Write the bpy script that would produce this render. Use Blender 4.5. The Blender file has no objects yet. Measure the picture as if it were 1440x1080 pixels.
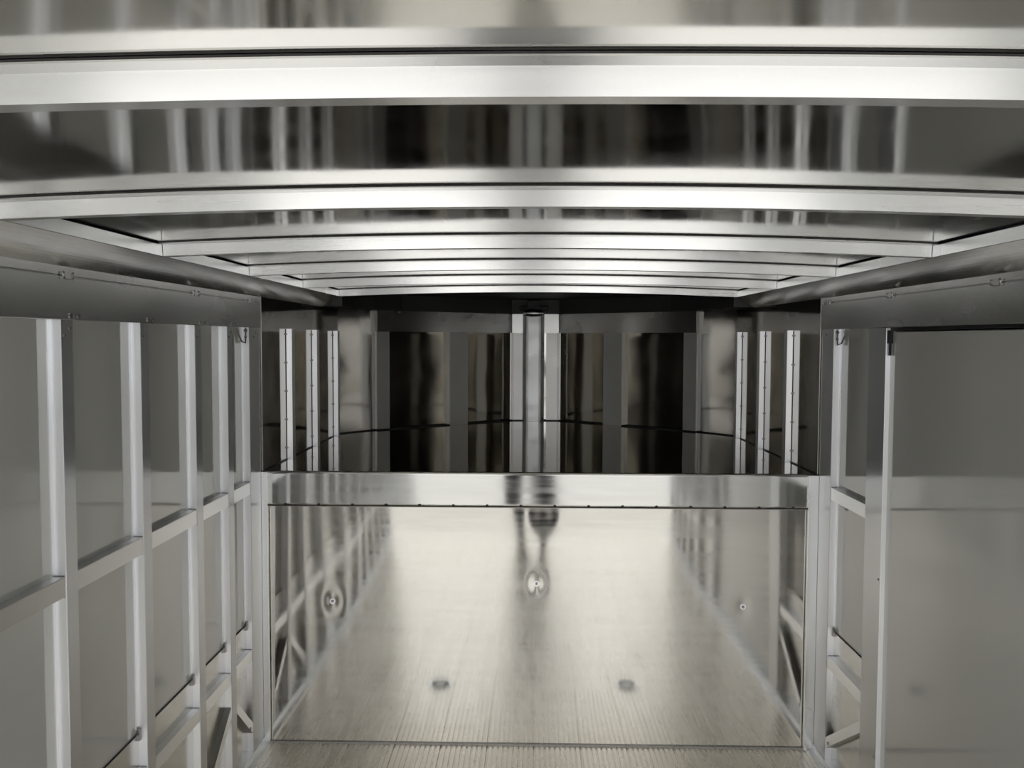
import bpy, bmesh, math, random
from mathutils import Vector, Matrix, noise
random.seed(3)
S = bpy.context.scene
C = S.collection
R = math.radians
EYE = 1.71          # lens height over the trailer floor

# ------------------------------------------------------------------ camera
cam_d = bpy.data.cameras.new('camera'); cam = bpy.data.objects.new('camera', cam_d); C.objects.link(cam)
cam_d.sensor_width = 36; cam_d.lens = 36 * 1230 / 1440; cam_d.clip_start = .02
cam.matrix_world = (Matrix.Translation((-.037, 0, EYE)) @ Matrix.Rotation(R(1.165), 4, 'Z')
                    @ Matrix.Rotation(R(90 - 2.93), 4, 'X') @ Matrix.Rotation(R(.2), 4, 'Z'))
S.camera = cam

# ------------------------------------------------------------------ sky, sun, exposure
w = bpy.data.worlds.new('overcast_sky'); S.world = w; w.use_nodes = True
nt = w.node_tree; nt.nodes.clear()
tc = nt.nodes.new('ShaderNodeTexCoord'); sp = nt.nodes.new('ShaderNodeSeparateXYZ')
rp = nt.nodes.new('ShaderNodeValToRGB'); bg = nt.nodes.new('ShaderNodeBackground'); ow = nt.nodes.new('ShaderNodeOutputWorld')
nt.links.new(tc.outputs['Generated'], sp.inputs[0]); nt.links.new(sp.outputs['Z'], rp.inputs[0])
rp.color_ramp.elements[0].position = 0; rp.color_ramp.elements[0].color = (.97, .97, .97, 1)
rp.color_ramp.elements[1].position = .8; rp.color_ramp.elements[1].color = (.80, .88, 1.0, 1)
nt.links.new(rp.outputs[0], bg.inputs[0]); bg.inputs[1].default_value = 2.1
nt.links.new(bg.outputs[0], ow.inputs[0])
sun_d = bpy.data.lights.new('sun', 'SUN'); sun_d.energy = 2.4; sun_d.angle = R(12); sun_d.color = (1, .97, .92)
sun = bpy.data.objects.new('sun', sun_d); C.objects.link(sun); sun.rotation_euler = (R(22), R(35), 0); sun.location = (0, -4, 6)
S.view_settings.view_transform = 'Standard'; S.view_settings.look = 'None'
S.view_settings.gamma = 1; S.view_settings.use_curve_mapping = False
S.view_settings.exposure = 0.0
S.cycles.max_bounces = 16; S.cycles.glossy_bounces = 12; S.cycles.diffuse_bounces = 6
S.cycles.caustics_reflective = True; S.cycles.blur_glossy = 0.3

# ------------------------------------------------------------------ materials
def metal(name, col, rough, aniso=0, tangent=None, rvar=.05, wave=0, wscale=1.5, grain=None, metallic=1.0, cvar=.04, spec=.5):
    m = bpy.data.materials.new(name); m.use_nodes = True; t = m.node_tree
    b = t.nodes['Principled BSDF']
    b.inputs['Metallic'].default_value = metallic; b.inputs['Specular IOR Level'].default_value = spec
    g = t.nodes.new('ShaderNodeNewGeometry')
    mp = t.nodes.new('ShaderNodeMapping'); t.links.new(g.outputs['Position'], mp.inputs[0])
    mp.inputs['Scale'].default_value = grain or (1, 1, 1)
    n = t.nodes.new('ShaderNodeTexNoise'); n.inputs['Scale'].default_value = 6; n.inputs['Detail'].default_value = 2
    t.links.new(mp.outputs[0], n.inputs['Vector'])
    r = t.nodes.new('ShaderNodeMapRange'); t.links.new(n.outputs['Fac'], r.inputs['Value'])
    r.inputs['From Min'].default_value = .3; r.inputs['From Max'].default_value = .7
    r.inputs['To Min'].default_value = max(.02, rough - rvar); r.inputs['To Max'].default_value = rough + rvar
    t.links.new(r.outputs[0], b.inputs['Roughness'])
    mx = t.nodes.new('ShaderNodeMix'); mx.data_type = 'RGBA'
    t.links.new(n.outputs['Fac'], mx.inputs['Factor'])
    mx.inputs[6].default_value = tuple(max(0, c - cvar) for c in col) + (1,)
    mx.inputs[7].default_value = tuple(min(1, c + cvar) for c in col) + (1,)
    t.links.new(mx.outputs[2], b.inputs['Base Color'])
    if aniso:
        b.inputs['Anisotropic'].default_value = aniso
        cv = t.nodes.new('ShaderNodeCombineXYZ')
        for i, k in enumerate('XYZ'): cv.inputs[k].default_value = tangent[i]
        t.links.new(cv.outputs[0], b.inputs['Tangent'])
    if wave:
        n2 = t.nodes.new('ShaderNodeTexNoise'); n2.inputs['Scale'].default_value = wscale; n2.inputs['Detail'].default_value = 1
        t.links.new(g.outputs['Position'], n2.inputs['Vector'])
        bp = t.nodes.new('ShaderNodeBump'); bp.inputs['Distance'].default_value = wave; bp.inputs['Strength'].default_value = 1
        t.links.new(n2.outputs['Fac'], bp.inputs['Height']); t.links.new(bp.outputs[0], b.inputs['Normal'])
    return m

M_EXT = metal('brushed_aluminium_upright', (.84, .85, .875), .30, aniso=.9, tangent=(.707, .707, 0), grain=(1, 1, .2), rvar=.02, cvar=.015)
M_EXTR = metal('brushed_aluminium_upright_right', (.84, .85, .875), .30, aniso=.9, tangent=(.707, -.707, 0), grain=(1, 1, .2), rvar=.02, cvar=.015)
M_EXTH = metal('brushed_aluminium_bar', (.76, .765, .775), .32, aniso=.8, tangent=(.707, 0, .707), grain=(1, .2, 1), rvar=.02, cvar=.015)
M_BOW = metal('ribbed_aluminium_bow', (.94, .945, .95), .26, aniso=.85, tangent=(0, .707, .707), grain=(.3, 2, 12), rvar=.02, cvar=.015)
M_RAIL = metal('brushed_aluminium_rail', (.68, .69, .69), .26, grain=(1, .3, 1), rvar=.02, cvar=.015)
M_HEAD = metal('dull_aluminium_header', (.60, .60, .59), .25, aniso=.7, tangent=(.5, 0, .87), grain=(1, .4, 1), rvar=.04, cvar=.02)
M_SHEET = metal('grey_coated_sheet', (.72, .725, .695), .07, rvar=.015, wave=.002, wscale=1.2, cvar=.006, metallic=.12)
M_ROOF = metal('polished_roof_sheet', (.68, .675, .65), .09, rvar=.03, wave=.006, wscale=1.6)
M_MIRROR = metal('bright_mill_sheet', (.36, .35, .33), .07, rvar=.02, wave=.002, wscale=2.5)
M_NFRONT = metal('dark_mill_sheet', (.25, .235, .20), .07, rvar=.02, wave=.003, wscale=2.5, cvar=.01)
M_NPOST = metal('brushed_nose_post', (.72, .73, .735), .45, rvar=.02, cvar=.015)
M_NFLANGE = metal('dull_flange_sheet', (.36, .355, .345), .3, rvar=.03, cvar=.015)
M_BULK = metal('bulkhead_mill_sheet', (.50, .488, .458), .09, aniso=.7, tangent=(0, 0, 1), rvar=.03, grain=(.5, 1, 6))
M_LIP = metal('bulkhead_edge_sheet', (.52, .52, .51), .10, aniso=.8, tangent=(0, 0, 1), rvar=.03, grain=(.5, 1, 6))
M_KICK = metal('mill_kick_sheet', (.60, .595, .58), .22, rvar=.06, wave=.002)
M_FLOOR = metal('extruded_floor_aluminium', (.84, .79, .71), .28, aniso=.5, tangent=(1, 0, 0), rvar=.04, grain=(4, .5, 1), cvar=.05)
M_BOLT = metal('bolt_steel', (.30, .29, .28), .4)
M_COVE = metal('cove_sheet', (.66, .66, .64), .22, rvar=.04, wave=.002)
M_COL = metal('formed_column_sheet', (.42, .43, .43), .3, rvar=.05, wave=.01, wscale=6)
def plain(name, col, rough):
    return metal(name, col, rough, metallic=0, cvar=.01)
M_BLACK = plain('black_rubber', (.008, .008, .009), .55)
M_SEAM = plain('dark_sealant', (.03, .03, .03), .6)
M_JACKET = plain('navy_jacket_cloth', (.035, .042, .06), .85)
M_TROUSER = plain('dark_trouser_cloth', (.03, .03, .035), .9)
M_SKIN = plain('skin', (.45, .28, .20), .55)
M_HAIR = plain('brown_hair', (.04, .025, .015), .6)
M_GROUND = plain('pale_concrete_ground', (.59, .55, .485), .9)
M_GREY = plain('grey_outer_skin', (.45, .46, .47), .5)

# ------------------------------------------------------------------ helpers
def link(name, me, mat, parent=None, smooth=False):
    me.materials.append(mat)
    o = bpy.data.objects.new(name, me); C.objects.link(o)
    if smooth:
        for p in me.polygons: p.use_smooth = True
    if parent: o.parent = parent
    return o
def tag(o, label=None, cat=None, group=None, kind=None):
    if label: o['label'] = label
    if cat: o['category'] = cat
    if group: o['group'] = group
    if kind: o['kind'] = kind
    return o
def bbox(bm, x0, x1, y0, y1, z0, z1, bev=0):
    r = bmesh.ops.create_cube(bm, size=1, matrix=Matrix.Translation(((x0+x1)/2, (y0+y1)/2, (z0+z1)/2)) @ Matrix.Diagonal((abs(x1-x0), abs(y1-y0), abs(z1-z0), 1)))
    if bev:
        es = {e for v in r['verts'] for e in v.link_edges}
        bmesh.ops.bevel(bm, geom=list(es), offset=bev, segments=2, affect='EDGES', profile=.5)
def done(name, bm, mat, parent=None, smooth=False):
    bmesh.ops.recalc_face_normals(bm, faces=bm.faces)
    me = bpy.data.meshes.new(name); bm.to_mesh(me); bm.free()
    return link(name, me, mat, parent, smooth)
def box(name, x0, x1, y0, y1, z0, z1, mat, parent=None, bev=0):
    bm = bmesh.new(); bbox(bm, x0, x1, y0, y1, z0, z1, bev); return done(name, bm, mat, parent)
def prism(bm, pts, axis, a0, a1):
    """extrude a closed 2-D polygon along an axis; pts are the two other coordinates in xyz order"""
    def mk(p, a):
        return {'x': (a, p[0], p[1]), 'y': (p[0], a, p[1]), 'z': (p[0], p[1], a)}[axis]
    A = [bm.verts.new(mk(p, a0)) for p in pts]; B = [bm.verts.new(mk(p, a1)) for p in pts]
    n = len(pts)
    for i in range(n): bm.faces.new((A[i], A[(i+1) % n], B[(i+1) % n], B[i]))
    bm.faces.new(A); bm.faces.new(B[::-1])
def cyl(bm, p, d, r, h, seg=12, r2=None):
    """cylinder from p along direction d"""
    d = Vector(d).normalized()
    q = d.to_track_quat('Z', 'Y').to_matrix().to_4x4()
    bmesh.ops.create_cone(bm, cap_ends=True, segments=seg, radius1=r, radius2=r if r2 is None else r2, depth=h,
                          matrix=Matrix.Translation(Vector(p) + d*h/2) @ q)
def tube(bm, pts, r, seg=8):
    pts = [Vector(p) for p in pts]; rings = []
    for i, p in enumerate(pts):
        d = (pts[min(i+1, len(pts)-1)] - pts[max(i-1, 0)]).normalized()
        q = d.to_track_quat('Z', 'Y')
        rings.append([bm.verts.new(p + q @ Vector((r*math.cos(2*math.pi*k/seg), r*math.sin(2*math.pi*k/seg), 0))) for k in range(seg)])
    for a, b in zip(rings, rings[1:]):
        for k in range(seg): bm.faces.new((a[k], a[(k+1) % seg], b[(k+1) % seg], b[k]))
    bm.faces.new(rings[0][::-1]); bm.faces.new(rings[-1])
def each(name, builders, mat, smooth=False):
    out = []
    for f in builders:
        bm = bmesh.new(); f(bm); out.append(done(name, bm, mat, smooth=smooth))
    return out
def empty(name, loc):
    o = bpy.data.objects.new(name, None); C.objects.link(o); o.location = loc; o.empty_display_size = .05
    return o
def adopt(root, *obs):
    """parts are modelled in world coordinates; shift their mesh so the root sits at the base"""
    for o in obs:
        if not o.parent: o.parent = root
        o.data.transform(Matrix.Translation(-root.location))
struct = lambda o: tag(o, kind='structure')

REAR = -.55                       # rear doorway
XF = 1.152                        # inner face of posts
XS = 1.182                        # wall sheets
YB = 3.61                         # bulkhead
ZN = 1.156                        # nose floor height
Z0, Z1, Z2 = 1.753, 1.857, 1.880  # header bottom, seam, cove foot
XR, ZR = 1.048, 1.935             # roof rail face, its lower edge
YE = 4.63                         # last bow

# ------------------------------------------------------------------ outside
bm = bmesh.new(); bbox(bm, -30, 30, -40, 20, -.60, -.50)
struct(done('ground', bm, M_GROUND))

# ------------------------------------------------------------------ ribbed floor
bm = bmesh.new()
plank, pitch = .192, .0213
x = -XS; prof = []
while x < XS - .01:
    for k in range(9):
        a = x + k*pitch
        g = .0035 if k else .0035
        prof += [(a, -g), (a + .004, -g), (a + .0055, 0), (a + .0195, 0)]
    a = x + 9*pitch
    prof += [(a, -.0035), (a + .0008, -.007), (a + .0024, -.007), (a+.003, -.0035)]
    x += 9*pitch + .0032
prof = [p for p in prof if p[0] < XS + .03]
prof += [(prof[-1][0] + .002, -.06), (-XS - .02, -.06), (-XS - .02, -.0035)]
prism(bm, prof, 'y', REAR, YB + .02)
struct(done('floor', bm, M_FLOOR))

# ------------------------------------------------------------------ side wall sheets
def side(s, a, b):      # order x limits for a side
    return (min(s*a, s*b), max(s*a, s*b))
x0, x1 = side(-1, XS, XS + .05)
struct(box('wall_left', x0, x1, REAR, YB, -.06, Z2, M_SHEET))
x0, x1 = side(1, XS, XS + .05)
DY0, DY1 = 1.71, 2.95             # side door opening
bm = bmesh.new()
bbox(bm, x0, x1, REAR, DY0, -.06, Z2); bbox(bm, x0, x1, DY1, YB, -.06, Z2); bbox(bm, x0, x1, DY0, DY1, 1.757, Z2); bbox(bm, x1 + .001, x1 + .01, DY0 - .05, DY1 + .05, -.06, Z2)  # last box: unseen backing added to stop light leaking in above the door
struct(done('wall_right', bm, M_SHEET))

# nose walls above the nose floor
A, B, Cc = (1.150, 5.05), (.975, 5.27), (.17, 5.97)
def quad_wall(name, p, q, z0, z1, mat, th=.03):
    p, q = Vector(p), Vector(q); d = (q - p).normalized(); n = Vector((-d.y, d.x))
    if n.y < 0 and abs(n.y) > .01: n = -n
    if abs(n.y) <= .01: n = Vector((1 if p.x > 0 else -1, 0))
    bm = bmesh.new(); prism(bm, [p[:], q[:], (q + n*th)[:], (p + n*th)[:]], 'z', z0, z1)
    return done(name, bm, mat)
for s, nm in ((-1, 'left'), (1, 'right')):
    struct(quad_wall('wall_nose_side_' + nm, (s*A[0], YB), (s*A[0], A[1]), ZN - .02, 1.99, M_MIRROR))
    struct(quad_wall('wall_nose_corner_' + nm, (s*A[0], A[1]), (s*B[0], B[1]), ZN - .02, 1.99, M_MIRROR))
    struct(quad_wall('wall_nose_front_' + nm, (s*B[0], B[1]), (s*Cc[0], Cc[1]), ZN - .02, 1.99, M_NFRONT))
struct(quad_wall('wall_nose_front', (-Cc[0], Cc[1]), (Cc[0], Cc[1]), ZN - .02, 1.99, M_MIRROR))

# nose floor: polished plate
bm = bmesh.new()
e = .02
prism(bm, [(-A[0]-e, YB + .004), (A[0]+e, YB + .004), (A[0]+e, A[1]), (B[0]+e, B[1]+e), (Cc[0], Cc[1]+e), (-Cc[0], Cc[1]+e), (-B[0]-e, B[1]+e), (-A[0]-e, A[1])], 'z', ZN - .02, ZN)
struct(done('floor_nose', bm, metal('polished_nose_floor', (.50, .49, .46), .045, rvar=.015, wave=.0008, wscale=2)))

# ------------------------------------------------------------------ bulkhead with dents
dents = [(-.005, .69, .028, .0020), (-.862, .607, .030, .0013), (.855, .60, .026, .0012), (.02, .98, .05, .0012)]
def bulk_h(x, z):
    h = .0045*noise.noise(Vector((x*1.5, z*.8, 3.1))) + .0022*noise.noise(Vector((x*4.2, z*1.0, 7.7)))
    h *= min(1, z/.35)
    for dx, dz, r, a in dents:
        q = ((x - dx)/r)**2 + ((z - dz)/(r*1.5))**2
        h -= a*math.exp(-q)
        h += a*.12*math.exp(-(((x - dx)/(r*2.6))**2 + ((z - dz)/(r*4.5))**2))
    return h
bm = bmesh.new(); NX, NZ = 230, 110; zt = 1.014
g = [[bm.verts.new((-1.14 + 2.28*i/NX, YB - bulk_h(-1.14 + 2.28*i/NX, zt*j/NZ), zt*j/NZ)) for i in range(NX + 1)] for j in range(NZ + 1)]
for j in range(NZ):
    for i in range(NX): bm.faces.new((g[j][i], g[j][i+1], g[j+1][i+1], g[j+1][i]))
me = bpy.data.meshes.new('wall_front'); bm.to_mesh(me); bm.free()
wf = struct(link('wall_front', me, M_BULK, smooth=True))
struct(box('wall_front_backing', -XS, XS, YB + .012, YB + .03, -.06, ZN - .021, M_SEAM))

lip = empty('bulkhead_edge_plate', (0, YB - .006, 1.012))
tag(lip, 'bright polished edge plate with a screwed lower seam across the top of the front panel', 'edge plate')
bm = bmesh.new(); NX, NZ = 160, 12
def lip_h(x, z): return .003*noise.noise(Vector((x*2.0, z*.8, 5.1))) + .0012*noise.noise(Vector((x*5.2, z*1, 1.7)))
g = [[bm.verts.new((-1.14 + 2.28*i/NX, YB - .010 - lip_h(-1.14 + 2.28*i/NX, z), z)) for i in range(NX + 1)] for z in [1.013 + .145*j/NZ for j in range(NZ + 1)]]
for j in range(NZ):
    for i in range(NX): bm.faces.new((g[j][i], g[j][i+1], g[j+1][i+1], g[j+1][i]))
for rowi, yy in ((0, YB + .006), (NZ, YB + .006)):
    row = g[rowi]; back = [bm.verts.new((v.co.x, yy, v.co.z)) for v in row]
    for i in range(NX): bm.faces.new((row[i], row[i+1], back[i+1], back[i]))
pl = done('plate', bm, M_LIP, lip, smooth=True); adopt(lip, pl)
sm = box('seam', -1.14, 1.14, YB - .0115, YB - .004, 1.0105, 1.013, M_BOLT); adopt(lip, sm)
proto = None
for k in range(16):
    if proto is None:
        bm = bmesh.new(); cyl(bm, (0, 0, 0), (0, -1, 0), .0065, .005, 10, .005); bbox(bm, -.004, .004, -.0045, -.0035, -.0008, .0008)
        proto = done('screw', bm, M_SEAM, lip); o = proto
    else:
        o = proto.copy(); C.objects.link(o); o.parent = lip
    o.location = (-1.055 + k*.1405, -.005, .0065)

bm = bmesh.new(); bbox(bm, -1.13, 1.13, YB - .008, YB + .01, -.004, .006)
struct(done('trim_foot_seam', bm, M_BOLT))
for s, nm, wd in ((-1, 'left', .026), (1, 'right', .042)):
    x0, x1 = side(s, XF + .01, XF - wd)
    o = box('bulkhead_side_angle', x0, x1, YB - .022, YB - .006, 0, ZN, M_RAIL, bev=.0015)
    tag(o, 'pale aluminium corner angle up the %s edge of the front panel' % nm, 'angle')

# bolts in the dents
for (dx, dz, r, a), lb in zip(dents[:3], ('dimpled bolt head in the centre of the front panel', 'dimpled bolt head on the left side of the front panel', 'dimpled bolt head on the right side of the front panel')):
    yy = YB - bulk_h(dx, dz)
    e = empty('panel_bolt', (dx, yy, dz)); tag(e, lb, 'bolt', 'bolts through the front panel')
    bm = bmesh.new(); cyl(bm, (dx, yy + .003, dz), (0, -1, 0), .013, .0045, 20, .012); wsh = done('washer', bm, M_EXT)
    bm = bmesh.new(); cyl(bm, (dx, yy - .001, dz), (0, -1, 0), .0065, .006, 6, .0055); hd = done('bolt_head', bm, M_BOLT)
    adopt(e, wsh, hd)

# ------------------------------------------------------------------ roof sheet, bows, rails
def arc(x): return .024*(1 - (x/XR)**2)
ZS = ZR + .0350
BOWS = [.908 + .745*k for k in range(-2, 6)]
def roof(name, y0, y1):
    bm = bmesh.new(); n = 40
    ny = max(2, int((y1 - y0)/.04))
    def zz(x, y):
        t = ((y - BOWS[0] - .017)/.745) % 1.0
        return ZS + arc(x) + .004*math.sin(math.pi*t)**1.0*max(0, 1 - (x/1.06)**4)
    T = [[bm.verts.new((-1.10 + 2.2*i/n, y0 + (y1-y0)*j/ny, zz(-1.10 + 2.2*i/n, y0 + (y1-y0)*j/ny))) for i in range(n+1)] for j in range(ny+1)]
    U = [[bm.verts.new((v.co.x, v.co.y, v.co.z + .02)) for v in r] for r in (T[0], T[-1])]
    for j in range(ny):
        for i in range(n): bm.faces.new((T[j][i], T[j][i+1], T[j+1][i+1], T[j+1][i]))
    for i in range(n):
        bm.faces.new((U[0][i], U[0][i+1], U[1][i+1], U[1][i]))
    return done(name, bm, M_ROOF, smooth=True)
struct(roof('ceiling', REAR, 4.66))
# nose ceiling plate
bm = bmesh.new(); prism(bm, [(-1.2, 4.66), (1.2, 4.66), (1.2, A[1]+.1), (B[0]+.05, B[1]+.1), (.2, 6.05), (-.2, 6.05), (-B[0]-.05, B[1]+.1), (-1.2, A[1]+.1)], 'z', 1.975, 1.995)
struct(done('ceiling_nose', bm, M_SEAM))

def arc_bar(bm, y0, y1, dz0, dz1, n=36, xr=XR - .001, tilt=0):
    """curved bar, bottom dz0 and top dz1 over the bow curve"""
    rows = []
    for i in range(n + 1):
        x = -xr + 2*xr*i/n; z = ZR + arc(x)
        rows.append([bm.verts.new(p) for p in ((x, y0+tilt, z+dz0), (x, y1, z+dz0), (x, y1, z+dz1), (x, y0, z+dz1))])
    for a, b in zip(rows, rows[1:]):
        for k in range(4): bm.faces.new((a[k], a[(k+1) % 4], b[(k+1) % 4], b[k]))
    bm.faces.new(rows[0]); bm.faces.new(rows[-1][::-1])
place = ['nearest to the lens, crossing the whole picture', 'second from the lens',
         'third from the lens', 'fourth from the lens', 'fifth from the lens', 'at the front end where the nose begins']
for i, yb in enumerate(BOWS):
    e = empty('roof_bow', (0, yb, ZR))
    if i < 2: lb = ['curved aluminium roof bow at the rear doorway behind the photographer', 'curved aluminium roof bow overhead behind the lens'][i]
    else: lb = 'curved bright aluminium roof bow ' + place[i - 2]
    tag(e, lb, 'roof bow', 'curved roof bows')
    bm = bmesh.new(); arc_bar(bm, yb, yb + .034, 0, .030, tilt=.0045)
    a = done('web', bm, M_BOW)
    bm = bmesh.new(); arc_bar(bm, yb - .030, yb + .064, .0300, .0322); b = done('top_flange', bm, M_HEAD)
    bm = bmesh.new(); arc_bar(bm, yb - .029, yb + .063, .0322, .0352); c = done('shadow_gap', bm, M_SEAM)  # dark strip standing in for the shadow gap between flange and roof sheet
    adopt(e, a, b, c)

for k, (s, nm) in enumerate(((-1, 'left'), (1, 'right'))):
    bm = bmesh.new()
    # rail: vertical face, small lower lip
    prism(bm, [(s*XR, ZR), (s*XR, ZR + .030), (s*1.11, ZR + .030), (s*1.11, ZR - .01), (s*(XR + .006), ZR)], 'y', REAR, YE + .03)
    struct(done('trim_roof_rail_' + nm, bm, M_RAIL))
    bm = bmesh.new(); x0, x1 = side(s, XR + .003, XR + .02); bbox(bm, x0, x1, REAR, YE + .03, ZR + .0300, ZR + .0320)
    struct(done('trim_rail_seam_' + nm, bm, M_SEAM))
    # cove: concave sheet between rail and header
    bm = bmesh.new(); n = 10; inner = []
    for j in range(n + 1):
        t = j/n; inner.append((s*(XR + .006 + (XF - XR - .006)*t + .0), Z2 + (ZR - .0005 - Z2)*(1 - t) - .006*math.sin(t*math.pi)))
    outer = [(s*1.20, Z2), (s*1.20, ZR + .03), (s*(XR + .03), ZR + .03)]
    prism(bm, inner + outer, 'y', REAR, 4.66)
    o = struct(done('trim_cove_' + nm, bm, M_COVE))
    # header
    bm = bmesh.new(); x0, x1 = side(s, XF - .001, XS + .02)
    bbox(bm, x0, x1, REAR, A[1] - .12, Z0, Z1, .0015); bbox(bm, x0, x1, REAR, A[1] - .12, Z1 + .003, Z2 + .002)
    x0, x1 = side(s, XF + .004, XS); bbox(bm, x0, x1, REAR, A[1] - .12, Z1 - .002, Z1 + .005)
    struct(done('trim_header_' + nm, bm, M_HEAD))
    # floor side angle
    bm = bmesh.new(); prism(bm, [(s*XS, 0), (s*1.125, 0), (s*1.125, .006), (s*1.146, .010), (s*1.146, .034), (s*XS, .034)], 'y', REAR, YB - .024)
    struct(done('baseboard_' + nm, bm, M_HEAD))
    # kick sheet
    if s < 0: spans = [(REAR, YB - .024)]
    else: spans = [(REAR, DY0 - .06), (DY1, YB - .024)]
    bm = bmesh.new(); x0, x1 = side(s, XS - .004, XS + .001)
    for a, b in spans: bbox(bm, x0, x1, a, b, .034, .55)
    struct(done('trim_kick_sheet_' + nm, bm, M_KICK))
    bm = bmesh.new(); x0, x1 = side(s, XS - .0045, XS + .001)
    for a, b in spans: bbox(bm, x0, x1, a, b, .5503, .5535)
    struct(done('trim_kick_seam_' + nm, bm, M_SEAM))

# ------------------------------------------------------------------ wall posts
def post(s, y, wd, label, group, z0=.034, z1=Z0, near_foot=True, far_foot=True, cat='wall post', xs=XS, xf=XF, mat=None):
    e = empty('wall_post', (s*xs, y, z0)); tag(e, label, cat, group)
    f = .012; t = .003
    pts = []
    if near_foot: pts += [(s*xs, y - f), (s*(xs - t), y - f), (s*(xs - t), y)]
    else: pts += [(s*xs, y)]
    pts += [(s*(xf + .0015), y), (s*xf, y + .0015), (s*xf, y + wd - .0015), (s*(xf + .0015), y + wd)]
    if far_foot: pts += [(s*(xs - t), y + wd), (s*(xs - t), y + wd + f), (s*xs, y + wd + f)]
    else: pts += [(s*xs, y + wd)]
    bm = bmesh.new(); prism(bm, pts, 'z', z0, z1)
    o = done('channel', bm, M_EXTR if s > 0 else M_EXT)
    r = each('rivet', [lambda b, dz=dz: cyl(b, (s*(xf + .0005), y + wd*.5 + (.012 if dz > .02 else -.012), z1 + dz - .05), (-s, 0, 0), .0035, .003, 8) for dz in (.012, .03)], M_BOLT)
    adopt(e, o, *r)
    return e
LP = [2.06, 2.485, 2.893, 3.204, 3.455]
ord_l = ['first bright upright on the left wall counted from the picture edge', 'second bright upright on the left wall from the picture edge',
         'third bright upright on the left wall from the picture edge', 'fourth bright upright on the left wall, just before the wide corner one']
back = [-.40, .01, .42, .83, 1.24, 1.65]
bl = ['beside the rear doorway', 'level with the lens', 'one bay ahead of the lens', 'two bays ahead of the lens', 'three bays ahead of the lens', 'just outside the picture edge']
for y, t in zip(back, bl):
    post(-1, y, .055, 'aluminium upright on the left wall, ' + t, 'left wall uprights')
for y, t in zip([-.40, .05, .45, .85, 1.25], bl):
    post(1, y, .055, 'aluminium upright on the right wall, ' + t, 'right wall uprights')
for y, t in zip(LP[:4], ord_l): post(-1, y, .055, t, 'left wall uprights')
post(-1, LP[4], YB - LP[4] - .024, 'wide aluminium corner upright at the left end of the front panel', 'left wall uprights', far_foot=False)
post(1, LP[4], YB - LP[4] - .024, 'wide aluminium corner upright at the right end of the front panel', 'right wall uprights', far_foot=False)

# corner uprights continue through the nose level
for s, nm in ((-1, 'left'), (1, 'right')):
    x0, x1 = side(s, XF - .0005, XS); 
    o = box('corner_cover_strip', x0, x1, YB - .025, YB + .045, ZN + .001, Z0, M_HEAD, bev=.001)
    tag(o, 'dull corner cover strip where the %s side wall meets the raised nose' % nm, 'cover strip')

# horizontal rails between uprights
def rail(s, ya, yb, z, h, label, cat='rail', dep=.026):
    e = empty('wall_rail', (s*XS, ya, z)); tag(e, label, cat, 'horizontal wall rails')
    x0, x1 = side(s, XF + .002, XS)
    bm = bmesh.new(); bbox(bm, x0, x1, ya + .0005, yb - .0005, z - h/2, z + h/2, .0015)
    a = done('bar', bm, M_EXTH)
    x0, x1 = side(s, XF + .0035, XS)
    b = each('weld', [lambda q, u=u: bbox(q, x0, x1, u, u + .002, z - h/2 - .002, z + h/2 + .002) for u in (ya + .0006, yb - .0026)], M_BOLT)
    adopt(e, a, *b)
allL = back + LP
bayn = ['behind the lens', 'beside the lens', 'one bay ahead of the lens', 'two bays ahead', 'three bays ahead', 'running out of the left picture edge',
        'between the first and second bright uprights', 'between the second and third bright uprights', 'between the third and fourth bright uprights', 'between the fourth upright and the corner upright']
for i in range(len(allL) - 1):
    rail(-1, allL[i] + .055, allL[i+1], 1.11, .050, 'waist-high aluminium rail on the left wall, ' + bayn[i])
    rail(-1, allL[i] + .055, allL[i+1], .43, .046, 'knee-high aluminium rail on the left wall, ' + bayn[i])
allR = [-.40, .05, .45, .85, 1.25]
for i in range(4):
    rail(1, allR[i] + .055, allR[i+1], 1.11, .050, 'waist-high aluminium rail on the right wall, ' + bayn[i])
    rail(1, allR[i] + .055, allR[i+1], .43, .046, 'knee-high aluminium rail on the right wall, ' + bayn[i])
rail(1, 3.09, LP[4], 1.105, .050, 'short waist-high rail between the side door and the right corner upright')
rail(1, 3.09, LP[4], .43, .046, 'short knee-high rail between the side door and the right corner upright')

def brace(s, ya, za, yb, zb, label):
    h = .022
    e = empty('diagonal_brace', (s*XS, (ya+yb)/2, min(za, zb))); tag(e, label, 'brace', 'diagonal braces near the floor')
    bm = bmesh.new()
    pts = [(ya, za - h), (yb, zb - h), (yb, zb + h), (ya, za + h)]
    x0, x1 = side(s, XF + .003, XS - .004); prism(bm, pts, 'x', x0, x1)
    a = done('bar', bm, M_EXTH)
    bm = bmesh.new(); zz = za if za < zb else zb; yy = ya if za < zb else yb
    cyl(bm, (s*(XF + .004), yy + (.03 if yy == min(ya, yb) else -.03), zz + .01), (-s, 0, 0), .006, .004, 8); b = done('rivet', bm, M_BOLT)
    adopt(e, a, b)
brace(-1, 3.26, .30, 3.454, .13, 'diagonal brace falling toward the left corner upright near the floor')
brace(-1, 2.95, .10, 3.203, .30, 'diagonal brace rising toward the fourth left upright near the floor')
brace(1, 3.091, .33, 3.454, .10, 'diagonal brace between the side door jamb and right corner upright')

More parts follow.
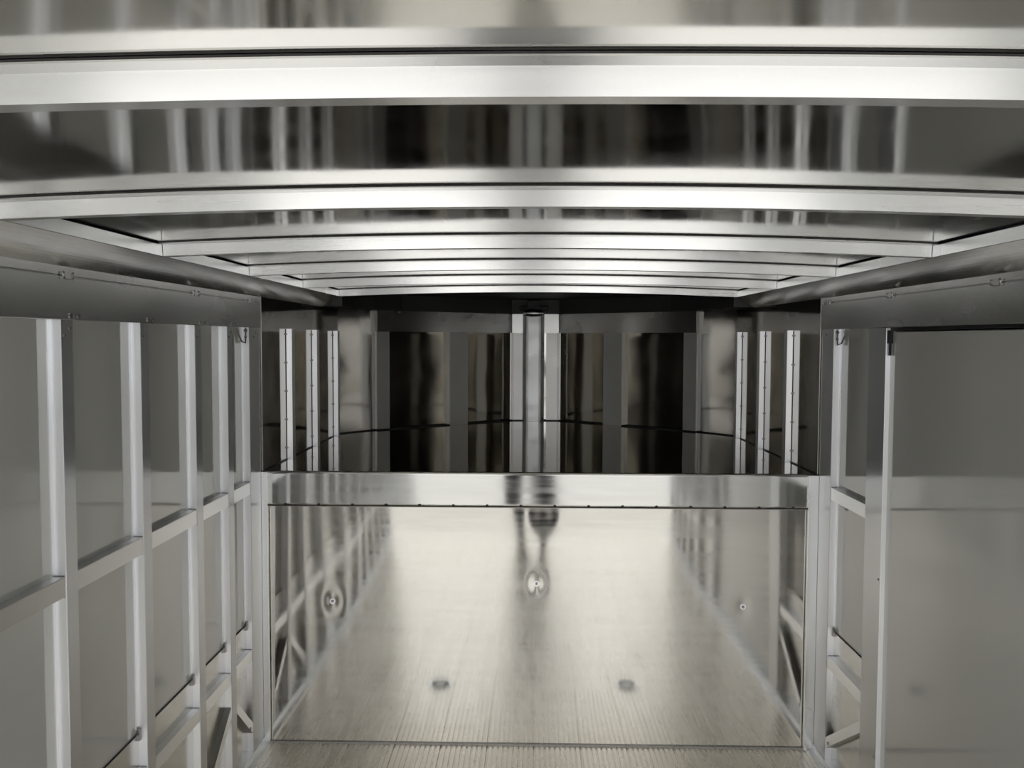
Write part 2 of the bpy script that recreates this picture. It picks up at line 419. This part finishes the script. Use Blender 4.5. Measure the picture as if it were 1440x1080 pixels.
# ------------------------------------------------------------------ side door
dr = empty('door_1', (XF + .02, DY0, .02)); struct(dr)
bm = bmesh.new(); bbox(bm, XF + .014, XF + .045, DY0 + .004, DY1 + .004, .012, 1.738, .002)
pn = done('door_panel', bm, M_SHEET)
adopt(dr, pn)
bm = bmesh.new(); bbox(bm, XF + .012, XS + .05, DY0, DY1, 1.742, 1.7585)
struct(done('trim_door_gasket', bm, M_BLACK))
bm = bmesh.new(); bbox(bm, XF - .002, XS + .001, 2.945, 3.09, .034, Z0 - .001, .001)
j = done('door_jamb', bm, M_EXTR); tag(j, 'wide flat aluminium jamb at the far side of the side door', 'door jamb')
bm = bmesh.new(); bbox(bm, XF - .002, XS + .001, DY0 - .06, DY0 - .001, .034, Z0 - .001, .001)
j = done('door_jamb', bm, M_EXTR); tag(j, 'narrow aluminium jamb at the near side of the side door', 'door jamb')
bm = bmesh.new(); bbox(bm, XF + .001, XF + .014, 2.925, 2.944, 1.70, 1.744); cyl(bm, (XF + .008, 2.935, 1.66), (0, 0, 1), .004, .04, 8)
tag(done('door_catch', bm, M_BLACK), 'small black catch at the top corner of the side door', 'catch')
for zc in (.90, .28):
    bm = bmesh.new(); cyl(bm, (XF - .001, 2.957, zc), (-1, 0, 0), .0045, .004, 8, .003)
    bbox(bm, XF - .0055, XF - .0045, 2.9535, 2.9605, zc - .0006, zc + .0006)
    tag(done('jamb_rivet', bm, M_BOLT), 'small dark rivet in the %s of the side door jamb edge' % ('middle' if zc > .5 else 'lower part'), 'rivet')

# ------------------------------------------------------------------ nose uprights, header, column
def nose_post(s, y, label):
    e = empty('nose_post', (s*A[0], y, ZN)); tag(e, label, 'nose upright', 'side uprights of the raised nose')
    xf, xs = A[0] - .028, A[0] - .0002
    bm = bmesh.new(); prism(bm, [(s*xs, y), (s*xf, y), (s*xf, y + .05), (s*xs, y + .05)], 'z', ZN + .0005, Z0 + .001)
    a = done('channel', bm, M_EXTR if s > 0 else M_EXT)
    bm = bmesh.new(); bbox(bm, *side(s, xs, xs - .0025), y - .001, y + .001, ZN + .001, Z0); sm = done('seam', bm, M_SEAM); adopt(e, sm)
    b = each('rivet', [lambda q, z=z: cyl(q, (s*(xs - .004), y + .0003, z), (0, -1, 0), .0045, .003, 8) for z in (1.21, 1.34, 1.47, 1.60, 1.73)], M_BOLT)
    adopt(e, a, *b)
for s, nm in ((-1, 'left'), (1, 'right')):
    for y, t in ((3.97, 'nearest'), (4.44, 'middle'), (4.92, 'farthest')):
        nose_post(s, y, '%s bright riveted upright on the %s side of the raised nose' % (t, nm))

def on_front(s, t): return Vector((s*(B[0] + (Cc[0] - B[0])*t), B[1] + (Cc[1] - B[1])*t))
def strip(s, t0, t1, pr, z0, z1, mat, name, bm=None):
    p, q = on_front(s, t0), on_front(s, t1); d = (q - p).normalized(); n = Vector((d.y, -d.x))
    if n.y > 0: n = -n
    own = bm is None
    if own: bm = bmesh.new()
    prism(bm, [(p + n*.0003)[:], (q + n*.0003)[:], (q + n*pr)[:], (p + n*pr)[:]], 'z', z0, z1)
    if own: return done(name, bm, mat)
for s, nm in ((-1, 'left'), (1, 'right')):
    o = strip(s, .50, .635, .036, ZN + .0005, Z0 + .001, M_NPOST, 'nose_front_post')
    tag(o, 'flat grey upright dividing the dark %s half of the nose front' % nm, 'nose upright', 'front uprights of the nose')
    o = strip(s, .002, .085, .022, ZN + .0005, Z0 + .001, M_NPOST, 'nose_front_post')
    tag(o, 'flat grey upright beside the angled corner panel on the %s of the nose' % nm, 'nose upright', 'front uprights of the nose')
    struct(strip(s, 0, 1, .034, Z0, Z2, M_HEAD, 'trim_nose_header_' + nm))
    # dark closing strip and angled cove over the nose header
    struct(strip(s, -.02, 1, .060, Z2, 1.975, M_SEAM, 'trim_nose_cove_' + nm))
    # black corner caps under the roof ends
    bm = bmesh.new()
    pts = [(s*1.148, 4.665), (s*1.148, 5.03), (s*.99, 5.215), (s*.85, 5.335), (s*.81, 5.29), (s*.95, 5.10), (s*1.04, 4.95), (s*1.04, 4.665)]
    prism(bm, pts, 'z', 1.884, 1.974)
    tag(done('rubber_block', bm, M_BLACK), 'black rubber block in the upper %s corner of the nose' % nm, 'rubber block')
for s, nm in ((-1, 'left'), (1, 'right')):
    bm = bmesh.new()
    strip(s, 0, 1, .034, ZN - .001, ZN + .007, M_SEAM, '', bm)
    p, q = Vector((s*A[0], A[1])), Vector((s*B[0], B[1])); n = Vector((-s*.8, -.6))
    prism(bm, [p[:], q[:], (q + n*.006)[:], (p + n*.006)[:]], 'z', ZN - .001, ZN + .006)
    x0, x1 = side(s, A[0] - .004, A[0] + .001); bbox(bm, x0, x1, YB + .01, A[1], ZN - .001, ZN + .004)
    struct(done('trim_nose_seam_' + nm, bm, M_SEAM))
bm = bmesh.new(); bbox(bm, -.175, .175, Cc[1] - .034, Cc[1] - .0002, ZN - .001, ZN + .006); struct(done('trim_nose_seam_centre', bm, M_SEAM))
bm = bmesh.new(); bbox(bm, -.20, .20, Cc[1] - .034, Cc[1] - .0005, Z0, Z2); struct(done('trim_nose_header_centre', bm, M_HEAD))
bm = bmesh.new(); bbox(bm, -.22, .22, Cc[1] - .07, Cc[1] - .0005, Z2, 1.975); struct(done('trim_nose_cove_centre', bm, M_SEAM))
for s, nm in ((-1, 'left'), (1, 'right')):
    x0, x1 = side(s, .075, .172)
    bm = bmesh.new(); bbox(bm, x0, x1, Cc[1] - .026, Cc[1] - .0003, ZN + .0005, Z0 + .0005)
    x0, x1 = side(s, .150, .160); bbox(bm, x0, x1, Cc[1] - .031, Cc[1] - .025, ZN + .0005, Z0 + .0005, .002)
    o = done('column_flange', bm, M_NFLANGE); tag(o, 'flat flange on the %s of the centre nose column' % nm, 'flange')
e = empty('nose_column', (-.013, Cc[1] - .03, ZN)); tag(e, 'round-topped sheet column in the middle of the nose', 'column')
bm = bmesh.new(); n = 14; pts = []
for j in range(n + 1):
    a = math.pi*j/n; pts.append((-.013 - .073*math.copysign(abs(math.cos(a))**.5, math.cos(a)), Cc[1] - .035 - .045*math.sin(a)**.6 if 0 < j < n else Cc[1] - .035))
pts += [(.060, Cc[1] - .003), (-.086, Cc[1] - .003)]
prism(bm, pts, 'z', ZN + .0006, 1.888); a = done('column_shell', bm, M_COL)
bm = bmesh.new(); bmesh.ops.create_uvsphere(bm, u_segments=20, v_segments=10, radius=1, matrix=Matrix.Translation((-.013, Cc[1] - .055, 1.886)) @ Matrix.Diagonal((.078, .05, .03, 1)))
b = done('dome', bm, M_EXT, smooth=True)
adopt(e, a, b)
bm = bmesh.new(); bbox(bm, -.055, .03, Cc[1] - .12, Cc[1] - .07, 1.925, 1.97, .004); bbox(bm, -.11, -.07, Cc[1] - .11, Cc[1] - .07, 1.90, 1.93, .004); bbox(bm, .045, .085, Cc[1] - .11, Cc[1] - .07, 1.90, 1.93, .004)
bbox(bm, -.10, .075, Cc[1] - .10, Cc[1] - .07, 1.918, 1.935, .003)
tag(done('cable_clamp', bm, M_BLACK), 'black clamp over the dome of the nose column', 'clamp')

# ------------------------------------------------------------------ clips on the header seam, hooks
def clip(s, y, label):
    e = empty('seam_clip', (s*XF, y, Z1)); tag(e, label, 'clip', 'clips on the header seam')
    x0, x1 = side(s, XF - .001, XF - .005)
    bm = bmesh.new(); bbox(bm, x0, x1, y - .022, y + .022, Z1 - .007, Z1 + .010, .001); a = done('clip_plate', bm, M_HEAD)
    b = each('rivet', [lambda q, dy=dy, dz=dz: cyl(q, (s*(XF - .004), y + dy, Z1 + dz), (-s, 0, 0), .003, .003, 8) for dy in (-.021, .021) for dz in (-.004, .008)], M_BOLT)
    adopt(e, a, *b)
for y, t in ((2.09, 'nearest'), (2.90, 'middle'), (3.48, 'farthest')): clip(-1, y, t + ' small riveted clip on the seam above the left wall')
for y, t in ((2.26, 'nearest'), (2.92, 'middle'), (3.52, 'farthest')): clip(1, y, t + ' small riveted clip on the seam above the right wall')
def hook(s, y, label):
    e = empty('tie_hook', (s*XF, y, Z0)); tag(e, label, 'hook')
    xs = s*(XF + .012)
    bm = bmesh.new(); tube(bm, [(xs, y - .004, Z0 - .002), (xs - s*.002, y - .012, Z0 - .035), (xs, y - .010, Z0 - .062), (xs + s*.008, y - .03, Z0 - .055), (xs + s*.014, y - .075, Z0 - .003)], .0028)
    a = done('wire', bm, M_BOLT, smooth=True)
    b = each('bolt', [lambda q, dz=dz, r=r: cyl(q, (xs, y - .001, Z0 - dz), (0, -1, 0), r, .008, 8) for dz, r in ((.012, .007), (.038, .005))], M_BOLT)
    adopt(e, a, *b)
hook(-1, LP[4], 'bent wire hook at the top of the left corner upright')
hook(1, LP[4], 'bent wire hook at the top of the right corner upright')

# small bolted lugs on the uprights where the kick sheet ends
for s, y, t in ((-1, LP[1], 'second left upright'), (-1, LP[2], 'third left upright'), (-1, LP[3], 'fourth left upright'), (-1, LP[4], 'left corner upright'), (1, LP[4], 'right corner upright')):
    e = empty('seam_lug', (s*XS, y, .55)); tag(e, 'small bolted lug at the top of the kick sheet on the ' + t, 'lug', 'lugs on the kick sheet seam')
    bm = bmesh.new(); bbox(bm, *side(s, XS - .001, XS - .012), y - .0135, y - .0005, .535, .568, .001); a = done('plate', bm, M_BOLT)
    bm = bmesh.new(); cyl(bm, (s*(XS - .007), y - .012, .552), (0, -1, 0), .0045, .006, 8); b = done('bolt', bm, M_BOLT); adopt(e, a, b)

# post-top bolts under the header
for (s, y, t) in ((-1, 2.11, 'first'), (-1, 2.54, 'second'), (-1, 2.945, 'third'), (-1, 3.255, 'fourth')):
    e = empty('header_bracket', (s*XF, y, Z0 + .004))
    bm = bmesh.new(); bbox(bm, *side(s, XF - .0005, XF - .0022), y - .012, y + .032, Z0 + .004, Z0 + .016); a = done('plate', bm, M_HEAD)
    adopt(e, a, *each('rivet', [lambda q, dy=dy: cyl(q, (s*(XF - .0005), y + dy + .01, Z0 + .010), (-s, 0, 0), .0055, .004, 8) for dy in (-.018, .018)], M_BOLT))
    tag(e, 'small dark bracket on the header above the %s left upright' % t, 'bracket', 'brackets under the left header')

# recessed tie-down pans in the floor (seen mirrored in the front panel)
for x, nm in ((-.47, 'left'), (.46, 'right')):
    e = empty('tie_down', (x, 2.96, 0)); tag(e, 'round recessed tie-down ring in the %s half of the floor, mirrored in the front panel' % nm, 'tie-down')
    bm = bmesh.new(); cyl(bm, (x, 2.96, -.001), (0, 0, 1), .06, .003, 24, .058); a = done('pan', bm, M_COVE)
    bm = bmesh.new(); tube(bm, [(x + .035*math.cos(t), 2.96 + .035*math.sin(t), .006) for t in [2*math.pi*k/20 for k in range(21)]], .004); b = done('ring', bm, M_BOLT, smooth=True)
    adopt(e, a, b)

# ------------------------------------------------------------------ photographer, mirrored in the front panel
def figure():
    px, py = -.03, -.36
    J = {'pelvis': (0, 0, .93), 'waist': (0, .0, 1.08), 'chest': (0, -.01, 1.30), 'neck': (0, 0, 1.47), 'headb': (0, .02, 1.54), 'headt': (0, .02, 1.68)}
    def skin(name, verts, edges, radii, mat, root=0):
        me = bpy.data.meshes.new(name); me.from_pydata([(px + a, py + b, c) for a, b, c in verts], edges, [])
        o = link(name, me, mat)
        bpy.context.view_layer.update()
        md = o.modifiers.new('skin', 'SKIN')
        for i, r in enumerate(radii): me.skin_vertices[0].data[i].radius = r if isinstance(r, tuple) else (r, r)
        me.skin_vertices[0].data[root].use_root = True
        o.modifiers.new('subdivision', 'SUBSURF').levels = 1; o.modifiers['subdivision'].render_levels = 2
        md.use_smooth_shade = True
        return o
    V, E, Rr = [], [], []
    def add(p, r, parent=None):
        V.append(p); Rr.append(r)
        if parent is not None: E.append((parent, len(V) - 1))
        return len(V) - 1
    pel = add((0, 0, .95), (.16, .12)); wa = add((0, 0, 1.10), (.145, .11), pel); ch = add((0, 0, 1.30), (.17, .12), wa); up = add((0, 0, 1.42), (.12, .09), ch)
    nk = add((0, .01, 1.50), (.06, .06), up); hb = add((0, .03, 1.58), (.075, .085), nk); ht = add((0, .03, 1.68), (.085, .10), hb); tp = add((0, .02, 1.76), (.055, .065), ht)
    for s in (-1, 1):
        sh = add((s*.19, 0, 1.40), .055, up); el = add((s*.25, .12, 1.22), .042, sh); wr = add((s*.105, .27, 1.55), .03, el)
        hn = add((s*.095, .297, 1.63), (.02, .034), wr)
        for k, (dx, dz, l) in enumerate(((.0, .022, .05), (.0, .008, .055), (.0, -.006, .05), (.0, -.02, .04))):
            a = add((s*.092, .318, 1.665 + dz*1.2), .0095, hn); b = add((s*.070, .320, 1.672 + dz*1.2), .0085, a)
        th = add((s*.082, .292, 1.665), .011, hn); add((s*.062, .300, 1.690), .009, th)
        hp = add((s*.10, 0, .88), .09, pel); kn = add((s*.115, .01, .50), .06, hp); an = add((s*.12, -.02, .09), .042, kn); ft = add((s*.135, .12, .042), (.042, .034), an)
    body = skin('person', V, E, Rr, M_SKIN)
    tag(body, 'person in a dark jacket and trousers photographing from the rear, mirrored in the front panel', 'person')
    # jacket and trousers slightly larger than the body
    V, E, Rr = [], [], []
    a0 = add((0, 0, .84), (.19, .15)); a = add((0, 0, .94), (.185, .145), a0); b = add((0, 0, 1.10), (.165, .13), a); c = add((0, 0, 1.30), (.19, .14), b); d = add((0, 0, 1.43), (.13, .10), c)
    for s in (-1, 1):
        sh = add((s*.19, 0, 1.40), .072, d); el = add((s*.25, .12, 1.22), .057, sh); add((s*.115, .25, 1.515), .042, el)
    j = skin('jacket', V, E, Rr, M_JACKET); j.parent = body
    V, E, Rr = [], [], []
    w0 = add((0, 0, 1.02), (.15, .11)); a = add((0, 0, .93), (.165, .125), w0)
    for s in (-1, 1):
        hp = add((s*.105, 0, .84), .115, a); kn = add((s*.12, .01, .50), .095, hp); add((s*.125, -.02, .11), .088, kn)
    t = skin('trousers', V, E, Rr, M_TROUSER); t.parent = body
    for o in each('shoe', [lambda q, s=s: bmesh.ops.create_uvsphere(q, u_segments=16, v_segments=10, radius=1, matrix=Matrix.Translation((px + s*.13, py + .06, .055)) @ Matrix.Diagonal((.052, .14, .05, 1))) for s in (-1, 1)], M_BLACK, True): o.parent = body
    bm = bmesh.new(); bmesh.ops.create_uvsphere(bm, u_segments=20, v_segments=12, radius=1, matrix=Matrix.Translation((px, py - .005, 1.70)) @ Matrix.Diagonal((.095, .10, .10, 1)))
    h = done('hair', bm, M_HAIR, body, smooth=True)
    for o in each('eye', [lambda q, s=s: bmesh.ops.create_uvsphere(q, u_segments=10, v_segments=8, radius=.012, matrix=Matrix.Translation((px + s*.032, py + .122, 1.645))) for s in (-1, 1)], plain('eye', (.6, .6, .6), .2), True): o.parent = body
    bm = bmesh.new(); bmesh.ops.create_cone(bm, segments=8, radius1=.018, radius2=.006, depth=.05, matrix=Matrix.Translation((px, py + .135, 1.62)))
    no = done('nose', bm, M_SKIN, body, smooth=True)
    bm = bmesh.new(); bbox(bm, px - .022, px + .022, py + .118, py + .128, 1.572, 1.580, .003)
    mo = done('mouth', bm, plain('lips', (.4, .15, .13), .5), body)
figure()
bm = bmesh.new(); bbox(bm, -.115, .045, -.028, -.019, 1.655, 1.735, .003)
ph = empty('phone', (-.035, -.024, 1.655)); tag(ph, 'black phone held up by the photographer', 'phone')
a = done('phone_body', bm, M_BLACK); 
bm = bmesh.new(); bbox(bm, -.110, .040, -.0285, -.0275, 1.66, 1.73); b = done('screen', bm, plain('phone_glass', (.02, .02, .025), .1)); adopt(ph, a, b)
